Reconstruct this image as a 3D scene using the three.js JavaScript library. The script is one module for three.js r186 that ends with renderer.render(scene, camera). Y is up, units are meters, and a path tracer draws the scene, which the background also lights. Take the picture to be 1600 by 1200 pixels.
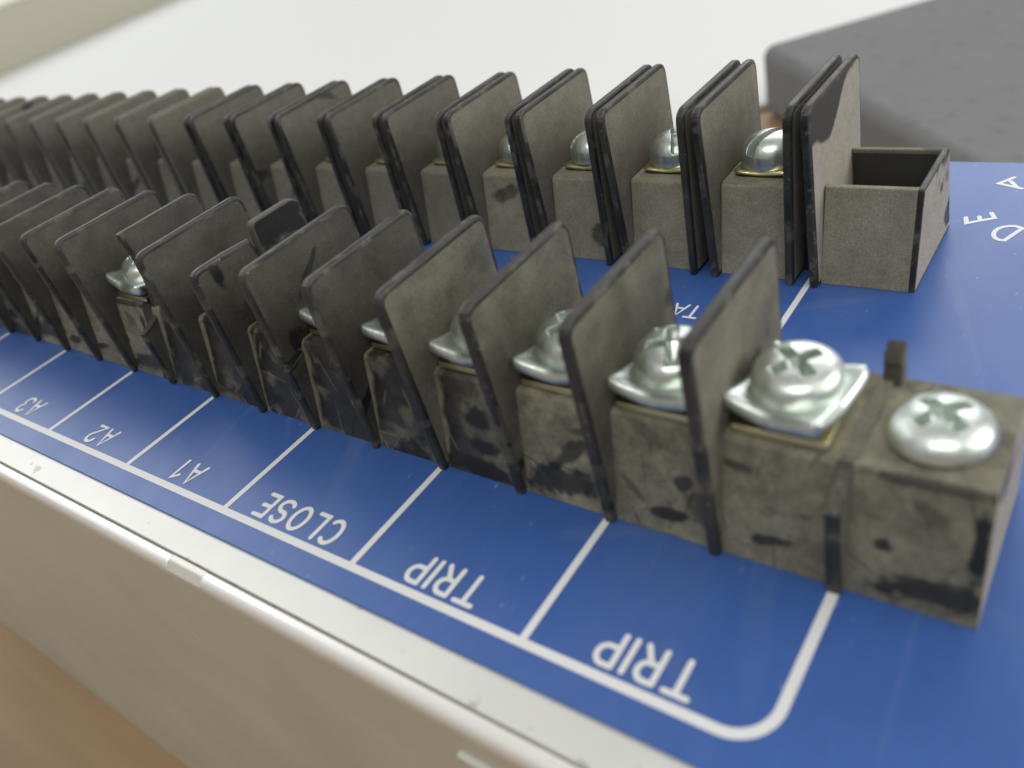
import * as THREE from 'three';
import { RoundedBoxGeometry } from 'three/addons/geometries/RoundedBoxGeometry.js';
import { RectAreaLightUniformsLib } from 'three/addons/lights/RectAreaLightUniformsLib.js';
import { mergeGeometries, toCreasedNormals } from 'three/addons/utils/BufferGeometryUtils.js';

// ---------------------------------------------------------------- camera, light, exposure
// All shapes below are laid out in centimetre-like units (1 unit = one terminal pitch = 10 mm); U turns them into metres.
const U = 0.01;
const scene = new THREE.Scene();
const camera = new THREE.PerspectiveCamera(49.87, 4 / 3, 0.002, 12);
camera.rotation.order = 'YXZ';
camera.position.set(1.389 * U, 5.399 * U, 4.096 * U);
camera.rotation.set(THREE.MathUtils.degToRad(-34.653), THREE.MathUtils.degToRad(44.482), THREE.MathUtils.degToRad(-16.686));
camera.focus = 0.098;
camera.userData.fStop = 23;

const renderer = new THREE.WebGLRenderer({ antialias: true });
renderer.setSize(1024, 768);
renderer.toneMapping = THREE.LinearToneMapping;
renderer.toneMappingExposure = 1.05;
renderer.shadowMap.enabled = true;

scene.background = new THREE.Color().setRGB(0.3, 0.3, 0.297);   // the even light of a pale room

RectAreaLightUniformsLib.init();
function areaLight(pos, target, w, h, intensity, [r, g, b]) {
  const l = new THREE.RectAreaLight(new THREE.Color().setRGB(r, g, b), intensity, w, h);
  l.position.set(...pos); l.lookAt(...target); scene.add(l); return l;
}
areaLight([0.25, 1.6, 0.75], [0, 0, 0], 1.2, 0.7, 4.4, [1, 0.97, 0.91]);          // ceiling lamp over the table
areaLight([1.9, 1.0, -0.7], [0, 0, -0.03], 1.5, 1.3, 4.5, [1, 0.985, 0.965]);     // window on the right
areaLight([-0.3, 1.5, -2.6], [0, 0, -0.3], 2.2, 1.5, 2.9, [0.97, 0.99, 1]);       // window behind
areaLight([-2.7, 1.6, -0.5], [-0.2, 0, -0.1], 2.4, 1.6, 2.9, [0.97, 0.99, 1]);    // window on the left

// ---------------------------------------------------------------- helpers
function rng(seed) { let s = seed >>> 0; return () => { s = (s + 0x6D2B79F5) >>> 0; let t = Math.imul(s ^ (s >>> 15), 1 | s); t = (t + Math.imul(t ^ (t >>> 7), 61 | t)) ^ t; return ((t ^ (t >>> 14)) >>> 0) / 4294967296; }; }
function lattice(seed, n) { const r = rng(seed), a = new Float32Array(n * n); for (let i = 0; i < n * n; i++) a[i] = r(); return a; }
// tiling value noise: fx, fy cells per tile
function noiseTile(seed) {
  const n = 256, a = lattice(seed, n);
  return (u, v, fx, fy) => {
    const x = u * fx, y = v * fy; let x0 = Math.floor(x), y0 = Math.floor(y); const tx = x - x0, ty = y - y0;
    x0 = ((x0 % fx) + fx) % fx; y0 = ((y0 % fy) + fy) % fy; const x1 = (x0 + 1) % fx, y1 = (y0 + 1) % fy;
    const sx = tx * tx * (3 - 2 * tx), sy = ty * ty * (3 - 2 * ty);
    const g = (i, j) => a[((j * 37) & 255) * n + ((i * 11 + j) & 255)];
    return (g(x0, y0) * (1 - sx) + g(x1, y0) * sx) * (1 - sy) + (g(x0, y1) * (1 - sx) + g(x1, y1) * sx) * sy;
  };
}
function fbm(nz, u, v, fx, fy, oct) { let s = 0, w = 0.5, t = 0; for (let o = 0; o < oct; o++) { s += w * nz(u, v, fx << o, fy << o); t += w; w *= 0.55; } return s / t; }
const sst = (a, b, x) => { const t = Math.min(1, Math.max(0, (x - a) / (b - a))); return t * t * (3 - 2 * t); };
const clamp = (x, a = 0, b = 1) => Math.min(b, Math.max(a, x));
const toS = c => c <= 0.0031308 ? 12.92 * c : 1.055 * Math.pow(c, 1 / 2.4) - 0.055;
function dataTex(w, h, fill, srgb) {
  const d = new Uint8Array(w * h * 4), o = [0, 0, 0];
  for (let j = 0; j < h; j++) for (let i = 0; i < w; i++) { fill(i / w, j / h, o, i, j); const k = (j * w + i) * 4; for (let c = 0; c < 3; c++) d[k + c] = Math.round(255 * clamp(srgb ? toS(clamp(o[c])) : o[c])); d[k + 3] = 255; }
  const t = new THREE.DataTexture(d, w, h, THREE.RGBAFormat); t.wrapS = t.wrapT = THREE.RepeatWrapping; t.magFilter = THREE.LinearFilter; t.minFilter = THREE.LinearMipmapLinearFilter; t.generateMipmaps = true;
  if (srgb) t.colorSpace = THREE.SRGBColorSpace; t.needsUpdate = true; return t;
}
// a mask field computed once and used for colour, roughness and relief
function field(w, h, f) { const a = new Float32Array(w * h); for (let j = 0; j < h; j++) for (let i = 0; i < w; i++) a[j * w + i] = f(i / w, j / h, i, j); return a; }
// uv by the face's main direction, in units / size, shifted per piece
function boxUV(g, size, ou = 0, ov = 0) {
  if (g.index) g = g.toNonIndexed();
  const p = g.attributes.position, uv = new Float32Array(p.count * 2), A = new THREE.Vector3(), B = new THREE.Vector3(), C = new THREE.Vector3(), N = new THREE.Vector3();
  for (let i = 0; i < p.count; i += 3) {
    A.fromBufferAttribute(p, i); B.fromBufferAttribute(p, i + 1); C.fromBufferAttribute(p, i + 2);
    N.crossVectors(B.clone().sub(A), C.clone().sub(A)); const nx = Math.abs(N.x), ny = Math.abs(N.y), nz = Math.abs(N.z);
    for (let k = 0; k < 3; k++) {
      const x = p.getX(i + k), y = p.getY(i + k), z = p.getZ(i + k);
      const [a, b] = nx >= ny && nx >= nz ? [z, y] : ny >= nz ? [x, z] : [x, y];
      uv[(i + k) * 2] = a / size + ou; uv[(i + k) * 2 + 1] = b / size + ov;
    }
  }
  g.setAttribute('uv', new THREE.BufferAttribute(uv, 2)); return g;
}
function mesh(name, geo, mat, parent, at) {
  geo.scale(U, U, U);
  const m = new THREE.Mesh(geo, mat); m.name = name; m.castShadow = m.receiveShadow = true;
  if (at) m.position.set(at[0] * U, at[1] * U, at[2] * U);
  parent.add(m); return m;
}
function thing(name, label, category, at = [0, 0, 0], kind) {
  const g = new THREE.Group(); g.name = name; g.position.set(at[0] * U, at[1] * U, at[2] * U);
  g.userData = kind ? { label, category, kind } : { label, category }; scene.add(g); return g;
}
const box = (x0, x1, y0, y1, z0, z1, r = 0) => {
  const g = r ? new RoundedBoxGeometry(x1 - x0, y1 - y0, z1 - z0, 3, r) : new THREE.BoxGeometry(x1 - x0, y1 - y0, z1 - z0);
  g.translate((x0 + x1) / 2, (y0 + y1) / 2, (z0 + z1) / 2); return g;
};
// outline given as [z, y] points (optionally with a corner radius), extruded along x from x0 to x1 with small bevels
function slab(pts, x0, x1, bevel, seg = 2, rim = bevel) {
  const s = new THREE.Shape(), n = pts.length;
  const P = pts.map(([z, y, r]) => ({ x: -z, y, r: r || 0 }));
  for (let i = 0; i < n; i++) {
    const p = P[i], a = P[(i + n - 1) % n], b = P[(i + 1) % n];
    if (p.r) {
      const da = Math.hypot(a.x - p.x, a.y - p.y), db = Math.hypot(b.x - p.x, b.y - p.y);
      const s1 = { x: p.x + (a.x - p.x) / da * p.r, y: p.y + (a.y - p.y) / da * p.r }, s2 = { x: p.x + (b.x - p.x) / db * p.r, y: p.y + (b.y - p.y) / db * p.r };
      if (i) s.lineTo(s1.x, s1.y); else s.moveTo(s1.x, s1.y);
      s.quadraticCurveTo(p.x, p.y, s2.x, s2.y);
    } else if (i) s.lineTo(p.x, p.y); else s.moveTo(p.x, p.y);
  }
  s.closePath();
  const g = new THREE.ExtrudeGeometry(s, { depth: x1 - x0 - 2 * bevel, bevelEnabled: bevel > 0, bevelThickness: bevel, bevelSize: rim, bevelOffset: -rim, bevelSegments: seg, curveSegments: 6, steps: 1 });
  g.translate(0, 0, x0 + bevel); g.rotateY(Math.PI / 2); return g;
}

// ---------------------------------------------------------------- materials
const nA = noiseTile(11), nB = noiseTile(23), nC = noiseTile(37), nD = noiseTile(51);
// dust on black moulded plastic: 0 = wiped clean, 1 = covered
function wipes(seed, n, w, h, tile, lenMin, lenMax, widMin, widMax) {
  const r = rng(seed), L = [];
  for (let i = 0; i < n; i++) L.push([r() * tile[0], r() * tile[1], r() * Math.PI, lenMin + r() * (lenMax - lenMin), widMin + r() * (widMax - widMin), 0.45 + r() * 0.55]);
  return (x, y, wob) => {
    let m = 0;
    for (const [cx, cy, a, l, wd, k] of L) {
      let dx = x - cx, dy = y - cy; dx -= Math.round(dx / tile[0]) * tile[0]; dy -= Math.round(dy / tile[1]) * tile[1];
      if (Math.abs(dx) > l + 0.3 || Math.abs(dy) > l + 0.3) continue;
      const p = dx * Math.cos(a) + dy * Math.sin(a), q = -dx * Math.sin(a) + dy * Math.cos(a);
      const d = Math.sqrt((p / l) ** 2 + (q / wd) ** 2) + wob; m = Math.max(m, k * (1 - sst(0.7, 1.15, d)));
    }
    return m;
  };
}
const DUST = [0.255, 0.243, 0.182], CLEAN = [0.012, 0.012, 0.0135];
function dustMaterial(mask, w, h, opt = {}) {
  const gr = rng(opt.seed || 5), dust = opt.dust || DUST;
  const grain = new Float32Array(w * h); for (let i = 0; i < w * h; i++) grain[i] = gr();
  const map = dataTex(w, h, (u, v, o, i, j) => {
    const m = mask[j * w + i], g = 0.7 + 0.6 * grain[j * w + i]; const sp = grain[(j * w + i * 7 + 3) % (w * h)] > 0.9992 ? 1 : 0;
    for (let c = 0; c < 3; c++) o[c] = CLEAN[c] * (1 - m) + dust[c] * m * g + sp * 0.25;
  }, true);
  const rough = dataTex(w, h, (u, v, o, i, j) => { const m = mask[j * w + i]; o[0] = o[1] = o[2] = 0.26 + 0.68 * Math.sqrt(m); }, false);
  const bump = dataTex(w, h, (u, v, o, i, j) => { const m = mask[j * w + i]; o[0] = o[1] = o[2] = 0.5 * m + 0.5 * grain[j * w + i] * (0.3 + 0.7 * m); }, false);
  return new THREE.MeshPhysicalMaterial({ map, roughnessMap: rough, roughness: 1, bumpMap: bump, bumpScale: 0.00004, metalness: 0, specularIntensity: 0.8 });
}
const FIN_T = 8, FN = 1024;
const finWipe = wipes(71, 26, 1, 1, [FIN_T, FIN_T], 0.12, 0.55, 0.04, 0.16);
const finMask = field(FN, FN, (u, v) => {
  const f = fbm(nA, u, v, 10, 10, 5), c = fbm(nB, u, v, 40, 40, 4), s = fbm(nC, u, v, 24, 6, 4);
  let m = 0.62 + 0.42 * (f - 0.5) + 0.5 * (c - 0.5) + 0.24 * (s - 0.5);
  m -= 0.6 * finWipe(u * FIN_T, v * FIN_T, 0.9 * (c - 0.5)) * (0.6 + 0.6 * s);
  return clamp(m, 0.04, 1);
});
const finDust = dustMaterial(finMask, FN, FN, { seed: 8 });
const finThin = dustMaterial(finMask.map(m => m * 0.44), FN, FN, { seed: 18 });   // the far dividers have been handled and hold less dust
const backWipe = wipes(72, 9, 1, 1, [FIN_T, FIN_T], 0.15, 0.5, 0.05, 0.18);
const backMask = field(FN, FN, (u, v) => {
  const f = fbm(nB, u, v, 8, 8, 4), c = fbm(nD, u, v, 60, 60, 4);
  let m = 0.76 + 0.28 * (f - 0.5) + 0.3 * (c - 0.5);
  m -= 0.6 * backWipe(u * FIN_T, v * FIN_T, 0.7 * (c - 0.5));
  return clamp(m, 0.04, 1);
});
const backDust = dustMaterial(backMask, FN, FN, { seed: 9, dust: [0.265, 0.25, 0.195] });
const backThin = dustMaterial(backMask.map(m => m * 0.66), FN, FN, { seed: 29, dust: [0.265, 0.25, 0.195] });
const sectionDust = dustMaterial(backMask.map((m, i) => clamp(m * 1.05 + 0.35 * (fbm(nC, (i % FN) / FN, Math.floor(i / FN) / FN, 14, 14, 4) - 0.5))), FN, FN, { seed: 19, dust: [0.315, 0.3, 0.225] });   // the fronts hold a thicker coat
const endMask = field(512, 512, (u, v) => clamp(0.95 + 0.2 * (fbm(nB, u, v, 20, 20, 4) - 0.5) - 0.85 * sst(0.6, 0.66, fbm(nA, u, v, 5, 5, 4))));
const endDust = dustMaterial(endMask, 512, 512, { seed: 10, dust: [0.39, 0.36, 0.3] });
const cornerMask = field(512, 512, (u, v) => {
  const z = u * 2.56 - 6.0, y = v * 2.56, c = fbm(nB, u, v, 24, 24, 4), f = fbm(nA, u, v, 6, 6, 4);
  const line = 1.55 + 0.5 * sst(-4.7, -5.5, z) + 0.1 * sst(-4.6, -4.2, z) + 0.12 * (f - 0.5);
  return clamp((0.92 + 0.25 * (c - 0.5)) * (1 - 0.9 * sst(line - 0.02, line + 0.05, y + 0.06 * (c - 0.5))), 0.05, 1);
});
const cornerDust = dustMaterial(cornerMask, 512, 512, { seed: 20, dust: [0.39, 0.36, 0.3] });
// long front face of the near strip: 10.24 x 2.56 units; the marks stand where they are seen
const FW = 2048, FH = 512;
const spots = [[0.53, 1.31, 0.42, 0.04, 0, 0.75], [-0.54, 0.30, 0.16, 0.05, 0.25, 0.8], [0.30, 0.60, 0.075, 0.09, 0, 0.9], [0.66, 0.24, 0.31, 0.13, 0.12, 0.85], [0.9, 0.8, 0.05, 0.32, 0, 0.95], [-1.27, 0.68, 0.07, 0.09, 0, 0.8], [-1.1, 0.42, 0.12, 0.18, 0.4, 0.6], [-1.42, 0.26, 0.2, 0.06, 0.1, 0.85], [-0.8, 1.05, 0.1, 0.035, -0.2, 0.6], [-0.55, 0.62, 0.08, 0.05, 0.5, 0.25], [-2.35, 0.7, 0.28, 0.07, 0.9, 0.8], [-2.55, 0.28, 0.34, 0.16, 0.2, 0.85], [-2.2, 1.0, 0.12, 0.05, 0.2, 0.7], [-3.45, 0.82, 0.12, 0.16, 0.3, 0.95], [-3.4, 0.45, 0.16, 0.09, 0.1, 0.9], [-3.5, 0.12, 0.4, 0.12, -0.1, 0.9]];
const faceWipe = wipes(75, 40, 1, 1, [10.24, 2.56], 0.06, 0.3, 0.03, 0.09);
const streaks = wipes(77, 110, 1, 1, [10.24, 2.56], 0.06, 0.34, 0.008, 0.02);
const faceMask = field(FW, FH, (u, v) => {
  const x = u * 10.24 - 9.24, y = v * 2.56;
  const f = fbm(nA, u, v, 24, 6, 5), c = fbm(nB, u, v, 90, 24, 4), l = fbm(nC, u, v, 30, 10, 4);
  const dusty = sst(-3.9, -2.3, x) * 0.6 + 0.07;                       // the far cells were handled and are mostly bare
  let m = dusty + (0.16 + 0.5 * dusty) * (f - 0.5) + (0.1 + 0.65 * dusty) * (c - 0.5) + 0.4 * dusty * (fbm(nD, u, v, 240, 60, 2) - 0.5);
  if (x < -2.0) { m += 0.3 * sst(0.5, 0.75, fbm(nD, u, v, 36, 10, 4)) + 0.35 * streaks(x + 9.24, y, 0.5 * (c - 0.5)); }
  // dust packed along the foot of each rib
  const cell = x - Math.floor(x) ; m = Math.max(m, (0.62 + 0.5 * (c - 0.5)) * (1 - sst(0.12, 0.2, cell + 0.16 * (f - 0.5) + 0.05 * sst(1, 0.2, y))));
  for (const [cx, cy, a, b, t, k] of spots) { const dx = x - cx, dy = (y - cy * 0.82) / 0.82, p = dx * Math.cos(t) + dy * Math.sin(t), q = -dx * Math.sin(t) + dy * Math.cos(t); const d = Math.sqrt((p / a / 1.2) ** 2 + (q / b / 1.25) ** 2) + 0.9 * (c - 0.5) + 0.6 * (f - 0.5); m *= 1 - k * (1 - sst(0.62, 1.2, d)); }
  if (x > -3) m *= 1 - 0.5 * streaks(x + 9.9, y + 0.7, 0.3 * (c - 0.5));
  if (x > -2.2) m *= 1 - 0.45 * faceWipe(x + 9.24, y, 0.8 * (c - 0.5));
  return clamp(m, 0.03, 1);
});
const faceDust = dustMaterial(faceMask, FW, FH, { seed: 12, dust: [0.29, 0.275, 0.2] });
const cleanPlastic = new THREE.MeshPhysicalMaterial({ color: new THREE.Color().setRGB(0.022, 0.022, 0.025), roughness: 0.38, specularIntensity: 1 });
const rubMask = field(512, 512, (u, v) => clamp(0.1 + 0.3 * (fbm(nA, u, v, 24, 24, 5) - 0.5) + 0.25 * sst(0.6, 0.75, fbm(nC, u, v, 40, 40, 3))));
const edgePlastic = dustMaterial(rubMask, 512, 512, { seed: 14 });
const fragDust = dustMaterial(field(256, 256, (u, v) => clamp(0.05 + 0.5 * sst(0.52, 0.66, fbm(nA, u, v, 4, 4, 5)))), 256, 256, { seed: 31 });

const zincR = dataTex(256, 256, (u, v, o) => { const f = fbm(nA, u, v, 8, 8, 5), s = fbm(nC, u, v, 60, 6, 3); o[0] = o[1] = o[2] = 0.27 + 0.26 * f + 0.14 * (s - 0.5); });
const zincB = dataTex(256, 256, (u, v, o) => { o[0] = o[1] = o[2] = fbm(nB, u, v, 12, 12, 5); });
const zincC = dataTex(256, 256, (u, v, o) => { const f = fbm(nD, u, v, 6, 6, 4); o[0] = 0.8 - 0.12 * f; o[1] = 0.85 - 0.1 * f; o[2] = 0.81 - 0.12 * f; }, true);
const zinc = new THREE.MeshPhysicalMaterial({ map: zincC, metalness: 1, roughness: 1, roughnessMap: zincR, bumpMap: zincB, bumpScale: 0.00003 });
const brass = new THREE.MeshPhysicalMaterial({ color: new THREE.Color().setRGB(0.75, 0.7, 0.42), metalness: 1, roughness: 0.32, bumpMap: zincB, bumpScale: 0.00003 });

// blue enamelled plate with specks of dust and a few dull smears: 20.48 x 10.24 units
const pr = rng(99), PW = 2048, PH = 1024, speck = new Float32Array(PW * PH);
for (let i = 0; i < 1700; i++) { const x = Math.floor(pr() * PW), y = Math.floor(pr() * PH), k = 0.08 + 0.35 * pr() ** 3, r = pr() < 0.9 ? 1 : 2; for (let a = -r; a <= r; a++) for (let b = -r; b <= r; b++) { const q = ((y + b + PH) % PH) * PW + (x + a + PW) % PW; speck[q] = Math.max(speck[q], k * (1 - (a * a + b * b) / (r * r + 1.2))); } }
const smear = wipes(101, 60, 1, 1, [20.48, 10.24], 0.3, 1.6, 0.02, 0.12);
const plateMask = field(PW, PH, (u, v, i, j) => { const c = fbm(nB, u, v, 90, 45, 3), f = fbm(nA, u, v, 16, 8, 4); return clamp(speck[j * PW + i] + 0.035 * sst(0.45, 0.8, f) + 0.1 * smear(u * 20.48, v * 10.24, 1.2 * (c - 0.5)) * c); });
const blue = new THREE.MeshPhysicalMaterial({
  map: dataTex(PW, PH, (u, v, o, i, j) => { const m = plateMask[j * PW + i], g = 0.95 + 0.1 * fbm(nC, u, v, 200, 100, 2); o[0] = 0.04 * g + 0.36 * m; o[1] = 0.107 * g + 0.33 * m; o[2] = 0.345 * g + 0.16 * m; }, true),
  roughnessMap: dataTex(512, 256, (u, v, o) => { o[0] = o[1] = o[2] = 0.3 + 0.14 * fbm(nA, u, v, 24, 12, 4); }), roughness: 1, specularIntensity: 1,
});
const whitePrint = new THREE.MeshStandardMaterial({ color: new THREE.Color().setRGB(0.72, 0.73, 0.72), roughness: 0.5 });
const brushed = dataTex(512, 512, (u, v, o) => { o[0] = o[1] = o[2] = 0.34 + 0.12 * fbm(nA, u, v, 6, 120, 3) + 0.1 * (fbm(nB, u, v, 8, 8, 4) - 0.5); });
const scratch = wipes(131, 30, 1, 1, [16, 16], 0.05, 0.3, 0.008, 0.02);
const sideC = dataTex(1024, 1024, (u, v, o) => { const s = scratch(u * 16, v * 16, 0), f = fbm(nB, u, v, 10, 10, 5); for (let c = 0; c < 3; c++) o[c] = [0.64, 0.65, 0.57][c] * (0.92 + 0.16 * f) + 0.22 * s; }, true);
const aluSide = new THREE.MeshPhysicalMaterial({ map: sideC, metalness: 0.3, roughness: 1, roughnessMap: brushed });
const flangeC = dataTex(1024, 1024, (u, v, o) => { const f = fbm(nB, u, v, 20, 20, 5), d = sst(0.76, 0.82, fbm(nD, u, v, 60, 60, 3)); for (let c = 0; c < 3; c++) o[c] = [0.7, 0.705, 0.66][c] * (0.95 + 0.1 * f) * (1 - 0.3 * d); }, true);
const aluFlange = new THREE.MeshPhysicalMaterial({ map: flangeC, metalness: 0.45, roughness: 0.5 });
const aluLip = new THREE.MeshPhysicalMaterial({ color: new THREE.Color().setRGB(0.86, 0.85, 0.81), metalness: 0.35, roughness: 0.3 });
const aluDull = new THREE.MeshPhysicalMaterial({ color: new THREE.Color().setRGB(0.76, 0.74, 0.68), metalness: 0.4, roughness: 0.5 });

// ---------------------------------------------------------------- table and what stands behind
const TY = -11.3;
{
  const w = 1024, h = 1024;
  const woodC = dataTex(w, h, (u, v, o) => { const g = fbm(nA, u, v, 4, 60, 5), f = fbm(nB, u, v, 3, 14, 4), p = fbm(nC, u, v, 8, 200, 2); const t = clamp(0.15 + 0.5 * g + 0.45 * (f - 0.3) + 0.2 * (p - 0.5)); o[0] = 0.17 + 0.24 * t; o[1] = 0.1 + 0.165 * t; o[2] = 0.042 + 0.09 * t; }, true);
  const wood = new THREE.MeshPhysicalMaterial({ map: woodC, roughness: 0.5 });
  const g = boxUV(box(-460, 120, TY - 3, TY, -330, 90), 60, 0.1, 0.2);
  const m = mesh('table', g, wood, scene); m.userData = { kind: 'structure', label: 'brown wooden table top under the grey metal case', category: 'table' };
}
{
  // white board lying on the table, turned against the case
  const paper = new THREE.MeshStandardMaterial({ color: new THREE.Color().setRGB(0.7, 0.705, 0.685), roughness: 0.7 });
  const g = boxUV(box(-125, 165, 0, 0.35, -210, 0, 0.1), 30);
  const m = mesh('white_board', g, paper, scene, [-17.4, TY + 0.02, -36.4]);
  m.rotation.y = Math.atan2(0.67, 0.74);
  m.userData = { label: 'large plain white board lying flat on the table behind the case', category: 'board' };
}
{
  // low cream metal chest on the white board
  const t = thing('metal_chest', 'low cream metal chest with bright rim standing on the white board', 'chest', [-145.4, TY + 0.38, -64]);
  t.rotation.y = 0.2;
  const cream = new THREE.MeshPhysicalMaterial({ color: new THREE.Color().setRGB(0.45, 0.43, 0.335), roughness: 0.5 });
  mesh('body', box(-30, 0, 0, 8.2, -70, 40, 0.3), cream, t);
  mesh('rim', box(-30.3, 0.25, 8.2, 9.2, -70.3, 40.3, 0.4), new THREE.MeshPhysicalMaterial({ color: new THREE.Color().setRGB(0.78, 0.76, 0.66), roughness: 0.4, metalness: 0.3 }), t);
}
{
  // grey foam block
  const r = rng(7), D = []; for (let i = 0; i < 260; i++) D.push([r(), r(), 0.006 + 0.009 * r(), 0.3 + 0.7 * r()]);
  const dim = field(512, 512, (u, v) => { let m = 0; for (const [a, b, s, k] of D) { let dx = u - a, dy = v - b; dx -= Math.round(dx); dy -= Math.round(dy); const d = Math.hypot(dx, dy) / s; if (d < 1.4) m = Math.max(m, k * (1 - sst(0.2, 1.3, d))); } return m; });
  const foam = new THREE.MeshStandardMaterial({
    map: dataTex(512, 512, (u, v, o, i, j) => { const f = fbm(nA, u, v, 20, 20, 5); for (let c = 0; c < 3; c++) o[c] = [0.17, 0.172, 0.174][c] * (0.95 + 0.1 * f) * (1 - 0.1 * dim[j * 512 + i]); }, true),
    roughness: 0.95, bumpMap: dataTex(512, 512, (u, v, o, i, j) => { o[0] = o[1] = o[2] = 0.8 - 0.8 * dim[j * 512 + i] + 0.2 * fbm(nB, u, v, 60, 60, 3); }), bumpScale: 0.0008,
  });
  const m = mesh('foam_block', boxUV(box(0, 46, 0, 3.5, -34, 0, 0.6), 24), foam, scene, [-15.7, TY + 0.02, -37.4]);
  m.rotation.y = -Math.atan2(0.73, 0.68);
  m.userData = { label: 'grey foam block with dimpled top on the wooden table behind the blue plate', category: 'foam block' };
}

// ---------------------------------------------------------------- the case with the blue plate
const X0 = -33, X1 = 7, ZF = 2.2, ZB = -7.57;
const unit = thing('instrument_case', 'grey metal instrument case with a blue printed plate on top', 'case', [0, TY, 0]);
const cy = -TY; // case parts are laid out from its base
{
  mesh('case_body', boxUV(box(X0, X1, 0.02, cy - 0.16, ZB + 0.06, ZF, 0.05), 16, 0.2, 0.1), aluSide, unit);
  mesh('top_frame', boxUV(box(X0, X1, cy - 0.16, cy - 0.03, ZB + 0.02, 2.035, 0.012), 10.24), aluFlange, unit);
  // rounded lip along the front edge; one short stretch is knocked flat
  const lip = [[2.06, cy - 0.2], [2.205, cy - 0.2, 0.02], [2.215, cy - 0.02, 0.11], [2.06, cy - 0.005, 0.04]];
  const flat = [[2.06, cy - 0.2], [2.205, cy - 0.2, 0.02], [2.21, cy - 0.1, 0.01], [2.13, cy - 0.015, 0.02], [2.06, cy - 0.01, 0.02]];
  mesh('edge_lip', slab(lip, X0, -6.0, 0.006), aluLip, unit);
  const d = mesh('edge_lip', slab(flat, -5.995, -5.41, 0.002), aluDull, unit); d.userData.label = 'short dull knocked stretch of the front edge lip';
  mesh('edge_lip', slab(lip, -5.405, X1, 0.006), aluLip, unit);
  mesh('faceplate', boxUV(box(X0 + 0.1, X1 - 0.1, cy - 0.026, cy, ZB, 1.705, 0.012), 20.48, 0.31, 0.47), blue, unit);
  // small clip that grips the side below the lip
  const clip = mesh('side_clip', slab([[ZF - 0.02, cy - 0.5, 0.01], [ZF + 0.05, cy - 0.52, 0.02], [ZF + 0.05, cy - 1.3, 0.02], [ZF - 0.02, cy - 1.3, 0.01]], -2.2, -1.3, 0.01), aluSide, unit);
  clip.userData.label = 'small metal clip on the side below the lip';
}
// printed lines and words: flat strokes with round ends, each a hair above the one below
function stroke(raw, w, y, closed) {
  const pts = raw.filter((p, i) => !i || Math.hypot(p[0] - raw[i - 1][0], p[1] - raw[i - 1][1]) > 0.004);
  if (pts.length > 3 && Math.hypot(pts[0][0] - pts[pts.length - 1][0], pts[0][1] - pts[pts.length - 1][1]) < 0.004) { pts.pop(); closed = true; }
  const pos = [], idx = [], n = pts.length, L = [];
  for (let i = 0; i < n; i++) {
    const a = pts[closed ? (i + n - 1) % n : Math.max(0, i - 1)], b = pts[closed ? (i + 1) % n : Math.min(n - 1, i + 1)], p = pts[i];
    let d1 = [p[0] - a[0], p[1] - a[1]], d2 = [b[0] - p[0], b[1] - p[1]]; const l1 = Math.hypot(...d1), l2 = Math.hypot(...d2);
    if (l1 < 1e-9) d1 = d2; if (l2 < 1e-9) d2 = d1; const m1 = Math.hypot(...d1), m2 = Math.hypot(...d2);
    const n1 = [-d1[1] / m1, d1[0] / m1], n2 = [-d2[1] / m2, d2[0] / m2]; let nx = n1[0] + n2[0], ny = n1[1] + n2[1]; const k = Math.max(0.5, (nx * nx + ny * ny) / 2); nx /= k; ny /= k;
    L.push([nx * w / 2, ny * w / 2, d1, d2, m1, m2]); pos.push(p[0] + nx * w / 2, y, p[1] + ny * w / 2, p[0] - nx * w / 2, y, p[1] - ny * w / 2);
  }
  const segs = closed ? n : n - 1;
  for (let i = 0; i < segs; i++) { const a = 2 * i, b = 2 * ((i + 1) % n); idx.push(a, a + 1, b, b, a + 1, b + 1); }
  if (!closed) for (const e of [0, n - 1]) { // round cap
    const p = pts[e], dir = e ? L[e][2] : L[e][3], m = Math.hypot(...dir), s = e ? 1 : -1, ux = s * dir[0] / m, uz = s * dir[1] / m, c = pos.length / 3; pos.push(p[0], y, p[1]);
    for (let k = 0; k <= 8; k++) { const t = -Math.PI / 2 + Math.PI * k / 8; pos.push(p[0] + w / 2 * (Math.cos(t) * ux - Math.sin(t) * uz), y, p[1] + w / 2 * (Math.cos(t) * uz + Math.sin(t) * ux)); if (k) idx.push(c, c + k, c + k + 1); }
  }
  // keep every face turned up
  for (let i = 0; i < idx.length; i += 3) { const [a, b, c] = idx.slice(i, i + 3), ax = pos[3 * b] - pos[3 * a], az = pos[3 * b + 2] - pos[3 * a + 2], bx = pos[3 * c] - pos[3 * a], bz = pos[3 * c + 2] - pos[3 * a + 2]; if (az * bx - ax * bz < 0) { idx[i + 1] = c; idx[i + 2] = b; } }
  const g = new THREE.BufferGeometry(); g.setAttribute('position', new THREE.Float32BufferAttribute(pos, 3)); g.setIndex(idx); g.computeVertexNormals();
  g.setAttribute('uv', new THREE.Float32BufferAttribute(new Float32Array(pos.length / 3 * 2), 2)); return g;
}
const arc = (cx, cz, rx, rz, a0, a1, n = 14) => Array.from({ length: n + 1 }, (_, i) => { const t = (a0 + (a1 - a0) * i / n) * Math.PI / 180; return [cx + rx * Math.cos(t), cz + rz * Math.sin(t)]; });
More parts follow.
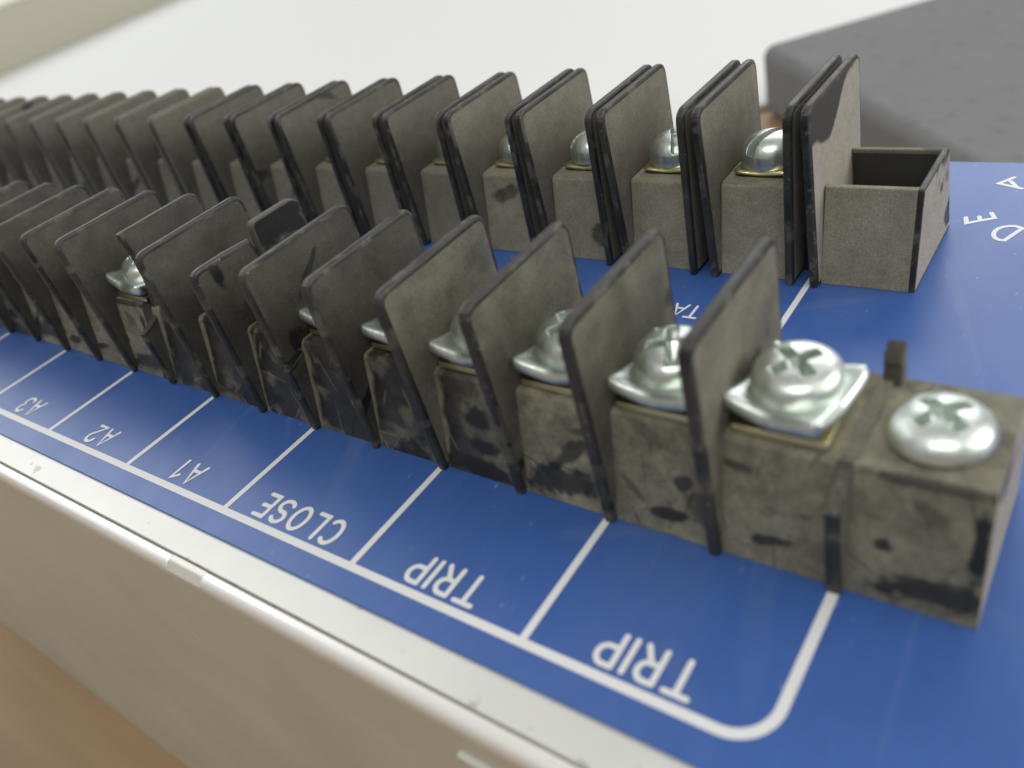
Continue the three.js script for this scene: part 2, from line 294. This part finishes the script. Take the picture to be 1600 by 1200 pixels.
// glyphs in a box one unit high
const GL = {
  T: [0.62, [[[0, 1], [0.62, 1]], [[0.31, 1], [0.31, 0]]]],
  R: [0.52, [[[0, 0], [0, 1]], [[0, 1], [0.28, 1], ...arc(0.28, 0.73, 0.24, 0.27, 90, -90, 12), [0.02, 0.46]], [[0.26, 0.46], [0.52, 0]]]],
  I: [0.0, [[[0, 0], [0, 1]]]],
  P: [0.52, [[[0, 0], [0, 1]], [[0, 1], [0.27, 1], ...arc(0.27, 0.71, 0.25, 0.29, 90, -90, 12), [0.02, 0.42]]]],
  C: [0.56, [arc(0.32, 0.5, 0.32, 0.5, 48, 312, 22)]],
  L: [0.44, [[[0, 1], [0, 0], [0.44, 0]]]],
  O: [0.64, [arc(0.32, 0.5, 0.32, 0.5, 0, 360, 28)]],
  S: [0.58, [[...arc(0.29, 0.75, 0.27, 0.25, 25, 250, 14), ...arc(0.29, 0.26, 0.29, 0.26, 78, -155, 14)]]],
  E: [0.48, [[[0.48, 1], [0, 1], [0, 0], [0.48, 0]], [[0, 0.52], [0.4, 0.52]]]],
  A: [0.66, [[[0, 0], [0.33, 1], [0.66, 0]], [[0.11, 0.32], [0.55, 0.32]]]],
  1: [0.3, [[[0.02, 0.76], [0.3, 1], [0.3, 0]]]],
  2: [0.56, [[...arc(0.28, 0.72, 0.27, 0.28, 170, -30, 14), [0, 0], [0.56, 0]]]],
  3: [0.54, [[...arc(0.27, 0.75, 0.25, 0.25, 160, -80, 12), ...arc(0.26, 0.26, 0.28, 0.26, 80, -160, 12)]]],
};
// words on the case read from its far side: letters run towards -x and stand towards +z
function word(text, xc, zBase, h, w, gap = 0.33) {
  let wd = 0; for (const c of text) wd += GL[c][0] + gap; wd -= gap;
  let gx = -wd / 2, k = 0; const gs = [];
  for (const c of text) {
    for (const line of GL[c][1]) gs.push(stroke(line.map(([a, b]) => [xc - (gx + a) * h, zBase + b * h]), w, cy + 0.003 + 0.001 * (k++ % 3)));
    gx += GL[c][0] + gap;
  }
  return mesh('printed_word', mergeGeometries(gs), whitePrint, unit);
}
word('TRIP', -1.0, 0.995, 0.295, 0.05); word('TRIP', -3.0, 0.995, 0.295, 0.05); word('CLOSE', -5.0, 0.995, 0.295, 0.05);
word('A1', -6.97, 1.0, 0.29, 0.045); word('A2', -8.97, 1.0, 0.29, 0.045); word('A3', -10.97, 1.0, 0.29, 0.045);
word('TA', -2.78, -3.46, 0.24, 0.035, 0.12);
{ // letters of another legend beside the far strip
  const y = cy + 0.003, L = [[[-0.348, -6.015], [-0.312, -5.873], [-0.045, -6.038], [-0.102, -6.161]], [[-0.18, -5.955], [-0.21, -6.05]]];
  mesh('printed_letter', mergeGeometries(L.map((l, i) => stroke(l, 0.05, y + 0.001 * i))), whitePrint, unit);
  mesh('printed_letter', mergeGeometries([stroke([[-0.03, -7.13], [-0.17, -6.95], [0.1, -6.83]], 0.05, y), stroke([[-0.05, -7.02], [0.04, -6.87]], 0.05, y + 0.001)]), whitePrint, unit);
  mesh('printed_letter', stroke([[0.277, -5.829], ...Array.from({ length: 11 }, (_, i) => { const t = i / 10, m = 1 - t; return [m ** 3 * 0.148 + 3 * m * m * t * -0.02 + 3 * m * t * t * -0.06 + t ** 3 * 0.2, m ** 3 * -5.521 + 3 * m * m * t * -5.49 + 3 * m * t * t * -5.88 + t ** 3 * -5.87]; })], 0.05, y, true), whitePrint, unit);
}
{
  const W = 0.08, zL = 1.398, r = 0.33, y = cy + 0.0015;
  const outer = [[-18, zL], [-r, zL], ...arc(-r, zL - r, r, r, 90, 0, 10), [0, -0.2]];
  mesh('printed_frame', stroke(outer, 0.085, y), whitePrint, unit);
  for (let i = 2; i < 18; i += 2) mesh('printed_line', stroke([[-i, zL - 0.05], [-i, -0.2]], 0.072, y + 0.001), whitePrint, unit);
  // legend frame in front of the far strip
  const z2 = -2.75; mesh('printed_frame', stroke([[-26, z2], [-1.63 - r, z2], ...arc(-1.63 - r, z2 - r, r, r, 90, 0, 10), [-1.63, -4.6]], 0.07, y), whitePrint, unit);
}

// ---------------------------------------------------------------- screws and clamps
// pan head with a cross recess, as a polar grid
function screwHead(R, H, kind, turn, crown = 0.75, pw = 2.4) {
  const nr = 58, na = 120, pos = [], idx = [], uv = [];
  const arm = R * (kind === 'slot' ? 0.92 : 0.58), aw = R * 0.135, dep = H * 0.9, ct = Math.cos(turn), st = Math.sin(turn);
  for (let j = 0; j <= nr; j++) for (let i = 0; i <= na; i++) {
    const t = j / nr, a = i / na * 2 * Math.PI;
    let r, y;
    if (t < 0.86) { r = R * (t / 0.86); const s = r / R; y = H * (crown * Math.sqrt(Math.max(0, 1 - (s * 0.995) ** pw)) + (1 - crown)); }
    else { const s = (t - 0.86) / 0.14; r = R * (1 + 0.015 * Math.sin(s * Math.PI) - 0.03 * s); y = H * (1 - crown) * (1 - s); }
    const x = r * Math.cos(a), z = r * Math.sin(a), p = x * ct + z * st, q = -x * st + z * ct;
    const bar = (l, w, u, v) => { const d = Math.max(Math.abs(u) - l, Math.abs(v) - w); return 1 - sst(-0.03 * R, 0.015 * R, d); };
    if (t < 0.86) {
      const taper = Math.max(0, 1 - Math.hypot(p, q) / (arm * 1.1));
      let m = kind === 'slot' ? bar(arm, aw, p, q) * 0.75 : Math.max(bar(arm, aw, p, q), bar(arm, aw, q, p)) * (0.4 + 0.9 * taper);
      if (kind === 'combi') m = Math.max(m, bar(R * 0.78, aw * 0.8, p, q) * 0.4);
      y -= dep * m;
    }
    pos.push(x, y, z); uv.push(0.5 + x / R * 0.5, 0.5 + z / R * 0.5);
  }
  for (let j = 0; j < nr; j++) for (let i = 0; i < na; i++) { const a = j * (na + 1) + i, b = a + na + 1; idx.push(a, a + 1, b, a + 1, b + 1, b); }
  const g = new THREE.BufferGeometry(); g.setAttribute('position', new THREE.Float32BufferAttribute(pos, 3)); g.setAttribute('uv', new THREE.Float32BufferAttribute(uv, 2)); g.setIndex(idx); g.computeVertexNormals(); return g;
}
// square clamp plate, corners flared up and edges bowed in
function clampPlate(W, D, T, lift) {
  const n = 20, top = [], pos = [], idx = [], uv = [];
  const f = (u, v) => { const pin = 1 - 0.05 * (1 - v * v) * Math.abs(u), pin2 = 1 - 0.05 * (1 - u * u) * Math.abs(v); const d = Math.max(Math.abs(u), Math.abs(v)), c = Math.abs(u * v); return [u * W / 2 * pin, lift * (c ** 1.3) * 1.1 + lift * 0.25 * d ** 4, v * D / 2 * pin2]; };
  for (const s of [1, 0]) for (let j = 0; j <= n; j++) for (let i = 0; i <= n; i++) {
    const u = -1 + 2 * i / n, v = -1 + 2 * j / n, cr = 1 - 0.1 * Math.abs(u * v) ** 6, [x, y, z] = f(u * cr, v * cr), e = Math.max(Math.abs(u), Math.abs(v)), rnd = s ? -T * 0.35 * sst(0.88, 1, e) : T * 0.2 * sst(0.9, 1, e);
    pos.push(x, y + s * T + rnd, z); uv.push(0.5 + u / 2, 0.5 + v / 2);
  }
  const N = (n + 1) ** 2, id = (s, i, j) => (s ? 0 : N) + j * (n + 1) + i;
  for (let j = 0; j < n; j++) for (let i = 0; i < n; i++) { idx.push(id(1, i, j), id(1, i, j + 1), id(1, i + 1, j), id(1, i + 1, j), id(1, i, j + 1), id(1, i + 1, j + 1)); idx.push(id(0, i, j), id(0, i + 1, j), id(0, i, j + 1), id(0, i + 1, j), id(0, i + 1, j + 1), id(0, i, j + 1)); }
  for (let i = 0; i < n; i++) {
    idx.push(id(1, i, n), id(0, i, n), id(1, i + 1, n), id(1, i + 1, n), id(0, i, n), id(0, i + 1, n));
    idx.push(id(1, i, 0), id(1, i + 1, 0), id(0, i, 0), id(1, i + 1, 0), id(0, i + 1, 0), id(0, i, 0));
    idx.push(id(1, n, i), id(1, n, i + 1), id(0, n, i), id(1, n, i + 1), id(0, n, i + 1), id(0, n, i));
    idx.push(id(1, 0, i), id(0, 0, i), id(1, 0, i + 1), id(1, 0, i + 1), id(0, 0, i), id(0, 0, i + 1));
  }
  const g = new THREE.BufferGeometry(); g.setAttribute('position', new THREE.Float32BufferAttribute(pos, 3)); g.setAttribute('uv', new THREE.Float32BufferAttribute(uv, 2)); g.setIndex(idx); g.computeVertexNormals();
  return g;
}

// ---------------------------------------------------------------- near strip
const rnd = rng(2024);
{
  const S = thing('terminal_strip', 'near black terminal strip with single dividers, some chipped, beside the printed TRIP and CLOSE labels', 'terminal strip', [0, 0.004, 0]);
  const HT = 1.08, XL = -18, XE = 0.955;
  // body: one long moulding, front face leaning back a little
  {
    const prof = [[-0.07, 0.0], [-0.3, HT - 0.035], [-0.335, HT], [-1.37, HT], [-1.4, HT - 0.03], [-1.55, 0]];
    const pos = [], nor = [], uv = []; let run = 0;
    for (let i = 0; i < 5; i++) {
      const [z0, y0] = prof[i], [z1, y1] = prof[i + 1], l = Math.hypot(z1 - z0, y1 - y0), n = [0, (z0 - z1) / l, (y1 - y0) / l];
      const u0 = (XL + 9.24) / 10.24, u1 = (XE + 9.24) / 10.24, v0 = run / 2.56, v1 = (run + l) / 2.56; run += l;
      const a = [XL, y0, z0, u0, v0], b = [XE, y0, z0, u1, v0], c = [XE, y1, z1, u1, v1], d = [XL, y1, z1, u0, v1];
      for (const q of [a, b, c, a, c, d]) { pos.push(q[0], q[1], q[2]); nor.push(...n); uv.push(q[3], q[4]); }
    }
    const g = new THREE.BufferGeometry(); g.setAttribute('position', new THREE.Float32BufferAttribute(pos, 3)); g.setAttribute('normal', new THREE.Float32BufferAttribute(nor, 3)); g.setAttribute('uv', new THREE.Float32BufferAttribute(uv, 2));
    mesh('strip_body', g, faceDust, S);
    const cap = (x, dir) => slab([[-0.072, 0.0], [-0.302, HT - 0.035], [-0.335, HT - 0.002], [-1.37, HT - 0.002], [-1.398, HT - 0.03], [-1.548, 0]], dir > 0 ? x - 0.08 : x, dir > 0 ? x : x + 0.08, 0);
    mesh('end_wall', boxUV(cap(XE + 0.004, 1), 5, 0.33, 0.6), endDust, S);
    mesh('end_wall', boxUV(cap(XL - 0.004, -1), 5, 0.1, 0.4), backDust, S);
  }
  // dividers
  const TH = 0.115, ZF1 = 0.03, ZB1 = -1.63, HF = 2.13, R = 0.17, XO = 0.03;
  const full = [[0.0, 0], [ZF1, HF, R], [ZB1, HF, R], [ZB1, 0.0]];
  const shapes = {
    7: [[0.0, 0], [ZF1, 2.0, R], [-0.5, 1.995], [-0.86, 1.97], [-0.9, 1.8], [-0.98, 1.72], [-1.2, 1.7], [ZB1, 1.74], [ZB1, 0]],
    9: [[0.0, 0], [0.012, 0.84], [-0.1, 0.88], [-0.3, 0.98], [-0.38, 1.3], [-0.42, 1.62], [-0.4, 1.82], [-0.37, HF - 0.01], [-0.42, HF], [ZB1, HF, R], [ZB1, 0]],
    6: [[0.0, 0], [0.01, 0.86], [-0.1, 0.89], [-0.34, 0.97], [-0.3, 1.01], [-0.06, 0.92], [0.02, 0.96], [ZF1, HF, R], [ZB1, HF, R], [ZB1, 0]],
  };
  for (let i = 1; i <= 17; i++) {
    const tilt = (rnd() - 0.5) * 0.012;
    const g = boxUV(slab(shapes[i] || full, -TH / 2, TH / 2, 0.036, 3, i === 6 || i === 9 ? 0.04 : 0.06), FIN_T, rnd(), rnd());
    const m = mesh('divider', g, [i < 5 ? finDust : finThin, edgePlastic], S, [-i + XO, 0, 0]); m.rotation.z = tilt;
    if (i === 9) m.userData.label = 'divider with its front corner snapped off';
    if (i === 7) m.userData.label = 'divider with a stepped, chipped top edge';
    if (i === 6) m.userData.label = 'divider cracked just above its foot';
  }
  {
    const m = mesh('divider_fragment', boxUV(slab([[-0.89, 1.74], [-0.9, 2.16, 0.1], [ZB1 - 0.02, 2.15, R], [ZB1 - 0.01, 1.74]], -TH / 2, TH / 2, 0.022, 3), 2, 0.4, 0.2), [fragDust, finThin], S, [-7 + XO + 0.03, 0, 0]);
    m.rotation.z = -0.03; m.userData.label = 'clean black rear piece of a cracked divider';
  }
  // the end divider has snapped away: its front rib and a ragged rear post are left
  const rib = mesh('divider_stump', boxUV(slab([[-0.0, 0], [-0.01, 0.84], [-0.08, 0.9], [-0.2, 0.97], [-0.32, HT + 0.006], [-0.4, HT - 0.02], [-0.4, 0]], -0.06, 0.06, 0.015), FIN_T, 0.3, 0.3), [finDust, edgePlastic], S, [0, 0, 0]);
  rib.userData.label = 'front rib left of the snapped divider';
  const ridge = mesh('divider_stump', boxUV(slab([[-0.34, HT - 0.1], [-0.36, HT + 0.012], [-0.45, HT + 0.02], [-0.52, HT + 0.006], [-0.66, HT + 0.022], [-0.78, HT + 0.008], [-0.9, HT + 0.02], [-1.05, HT + 0.012], [-1.2, HT + 0.05], [-1.28, HT + 0.04], [-1.28, HT - 0.1]], -0.05, 0.06, 0.006), FIN_T, 0.6, 0.1), [finDust, finDust], S, [0.01, 0, 0]);
  ridge.userData.label = 'broken ridge where the divider snapped';
  const post = mesh('divider_stump', boxUV(slab([[-1.24, HT - 0.1], [-1.26, HT + 0.16], [-1.245, HT + 0.22], [-1.27, HT + 0.31], [-1.31, HT + 0.29], [-1.35, HT + 0.35], [-1.39, HT + 0.33], [-1.42, HT - 0.1]], -0.07, 0.07, 0.02), FIN_T, 0.1, 0.7), [finDust, finThin], S, [0.06, 0, 0]);
  post.userData.label = 'ragged rear post left of the snapped divider';
  // contacts, clamp plates, screws
  const turns = [0.35, 1.0, 0.6, 0.2, 0.9];
  for (let i = 0; i < 17; i++) {
    const hid = i > 5 && i !== 9, x = -i - 0.5, z = (hid ? -0.86 : i === 4 ? -0.78 : i === 5 ? -0.82 : -0.72) + (rnd() - 0.5) * 0.04, tl = i === 9 ? -0.12 : (rnd() - 0.5) * 0.06;
    mesh('contact_bar', box(-0.37, 0.36, HT + 0.012, HT + 0.08, -0.4, 0.37, 0.012), brass, S, [x, 0, z]);
    const p = mesh('clamp_plate', clampPlate(0.86, 0.85, 0.15, 0.11), zinc, S, [x, HT + 0.095, z + 0.02]);
    p.rotation.set((rnd() - 0.5) * 0.06, i === 0 ? -0.17 : (rnd() - 0.5) * 0.14, tl);
    const s = mesh('terminal_screw', screwHead(0.338, 0.255, i % 3 === 0 ? 'cross' : 'combi', turns[i % 5] + rnd() * 0.4, 0.58, 3.6), zinc, S, [x + 0.01, HT + 0.235, z - 0.04]);
    s.rotation.set(0.05 + (rnd() - 0.5) * 0.06, 0, tl * 0.6);
  }
  mesh('mounting_screw', screwHead(0.355, 0.22, 'cross', 0.72, 0.86), zinc, S, [0.51, HT + 0.02, -0.78]);
}

// ---------------------------------------------------------------- far strip
{
  const S = thing('terminal_strip_001', 'far black terminal strip with paired dividers and an open end box', 'terminal strip', [0, 0.004, 0]);
  const x2 = -1.687, p2 = 1.2232, g2 = 0.144, HT = 1.1, NP = 20, TH = 0.105, H2 = 2.11, ZA = -4.12, ZBk = -5.88, R = 0.17;
  const prof = [[ZA, 0], [ZA - 0.03, H2, R], [ZBk, H2, R], [ZBk + 0.05, 0]];
  for (let k = 0; k < NP; k++) for (const s of [1, -1]) {
    const last = k === 0 && s === 1, ru = rnd(), rv = rnd();
    const g = last ? boxUV(slab(prof, -TH / 2, TH / 2, 0.034, 3, 0.055), 2.56, 6.0 / 2.56, 0) : boxUV(slab(prof, -TH / 2, TH / 2, 0.034, 3, 0.055), FIN_T, ru, rv);
    const m = mesh('divider', g, [last ? cornerDust : k < 5 ? backDust : backThin, k < 10 ? edgePlastic : backThin], S, [x2 - k * p2 + s * g2, 0, 0]); m.rotation.z = s * 0.026 + (rnd() - 0.5) * 0.008;
  }
  const secProf = [[-4.24, 0], [-4.475, HT - 0.035, 0.02], [-4.51, HT, 0.015], [-5.54, HT, 0.03], [-5.8, 0]];
  for (let k = 0; k < NP - 1; k++) {
    const a = x2 - (k + 1) * p2 + g2 + TH / 2 - 0.01, b = x2 - k * p2 - g2 - TH / 2 + 0.01;
    mesh('terminal_section', boxUV(slab(secProf, a, b, 0.012), FIN_T, rnd(), rnd()), k < 4 ? [sectionDust, sectionDust] : [backDust, backDust], S);
    // low web in the gap between two dividers
    mesh('web', boxUV(box(x2 - k * p2 - g2 + TH / 2 - 0.01, x2 - k * p2 + g2 - TH / 2 + 0.01, 0, 0.5, -5.3, -4.5), FIN_T), cleanPlastic, S);
  }
  for (let k = 0; k < NP - 1; k++) {
    const x = x2 - (k + 0.5) * p2, z = -5.0 + (rnd() - 0.5) * 0.04;
    const p = mesh('clamp_plate', clampPlate(0.7, 0.74, 0.055, 0.03), brass, S, [x, HT + 0.006, z]); p.rotation.y = (rnd() - 0.5) * 0.1;
    const s = mesh('terminal_screw', screwHead(0.34, 0.34, 'slot', 0.5 + rnd() * 2, 0.72, 2.8), zinc, S, [x, HT + 0.07, z]); s.rotation.set((rnd() - 0.5) * 0.05, 0, (rnd() - 0.5) * 0.05);
  }
  // open end box: four walls, floor, recessed mounting screw
  const xa = x2 + g2 + TH / 2 - 0.01, xb = -0.483, w = 0.075;
  mesh('box_wall', boxUV(slab([[-4.24, 0], [-4.485, HT, 0.02], [-4.485 - w, HT, 0.02], [-4.24 - w * 1.4, 0]], xa, xb - w + 0.012, 0.01), FIN_T, 0.05, 0.3), [sectionDust, sectionDust], S);
  mesh('box_wall', boxUV(slab([[-5.6, 0], [-5.54 + w, HT, 0.02], [-5.54, HT, 0.02], [-5.82, 0]], xa, xb - w + 0.012, 0.01), FIN_T, 0.7, 0.1), [backDust, backDust], S);
  mesh('box_wall', boxUV(slab([[-4.238, 0], [-4.483, HT + 0.002, 0.03], [-5.542, HT + 0.002, 0.03], [-5.822, 0]], xb - w, xb, 0.02), 5, 0.35, 0.75), [endDust, edgePlastic], S);
  mesh('box_floor', boxUV(box(xa, xb - w + 0.01, 0.02, 0.5, -5.62, -4.42), FIN_T), backThin, S);
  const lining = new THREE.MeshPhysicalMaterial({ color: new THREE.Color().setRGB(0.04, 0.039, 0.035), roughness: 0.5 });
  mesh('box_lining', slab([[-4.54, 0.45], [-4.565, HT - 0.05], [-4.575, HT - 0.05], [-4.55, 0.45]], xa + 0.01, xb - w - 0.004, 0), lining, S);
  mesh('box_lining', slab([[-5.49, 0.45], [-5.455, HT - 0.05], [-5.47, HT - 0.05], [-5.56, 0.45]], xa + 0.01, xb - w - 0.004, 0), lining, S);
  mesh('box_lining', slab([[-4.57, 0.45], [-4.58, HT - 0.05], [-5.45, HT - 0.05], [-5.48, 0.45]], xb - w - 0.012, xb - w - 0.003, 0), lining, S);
  mesh('mounting_screw', screwHead(0.34, 0.26, 'cross', 0.3, 0.8), zinc, S, [-1.0, 0.51, -5.0]);
}

renderer.render(scene, camera);
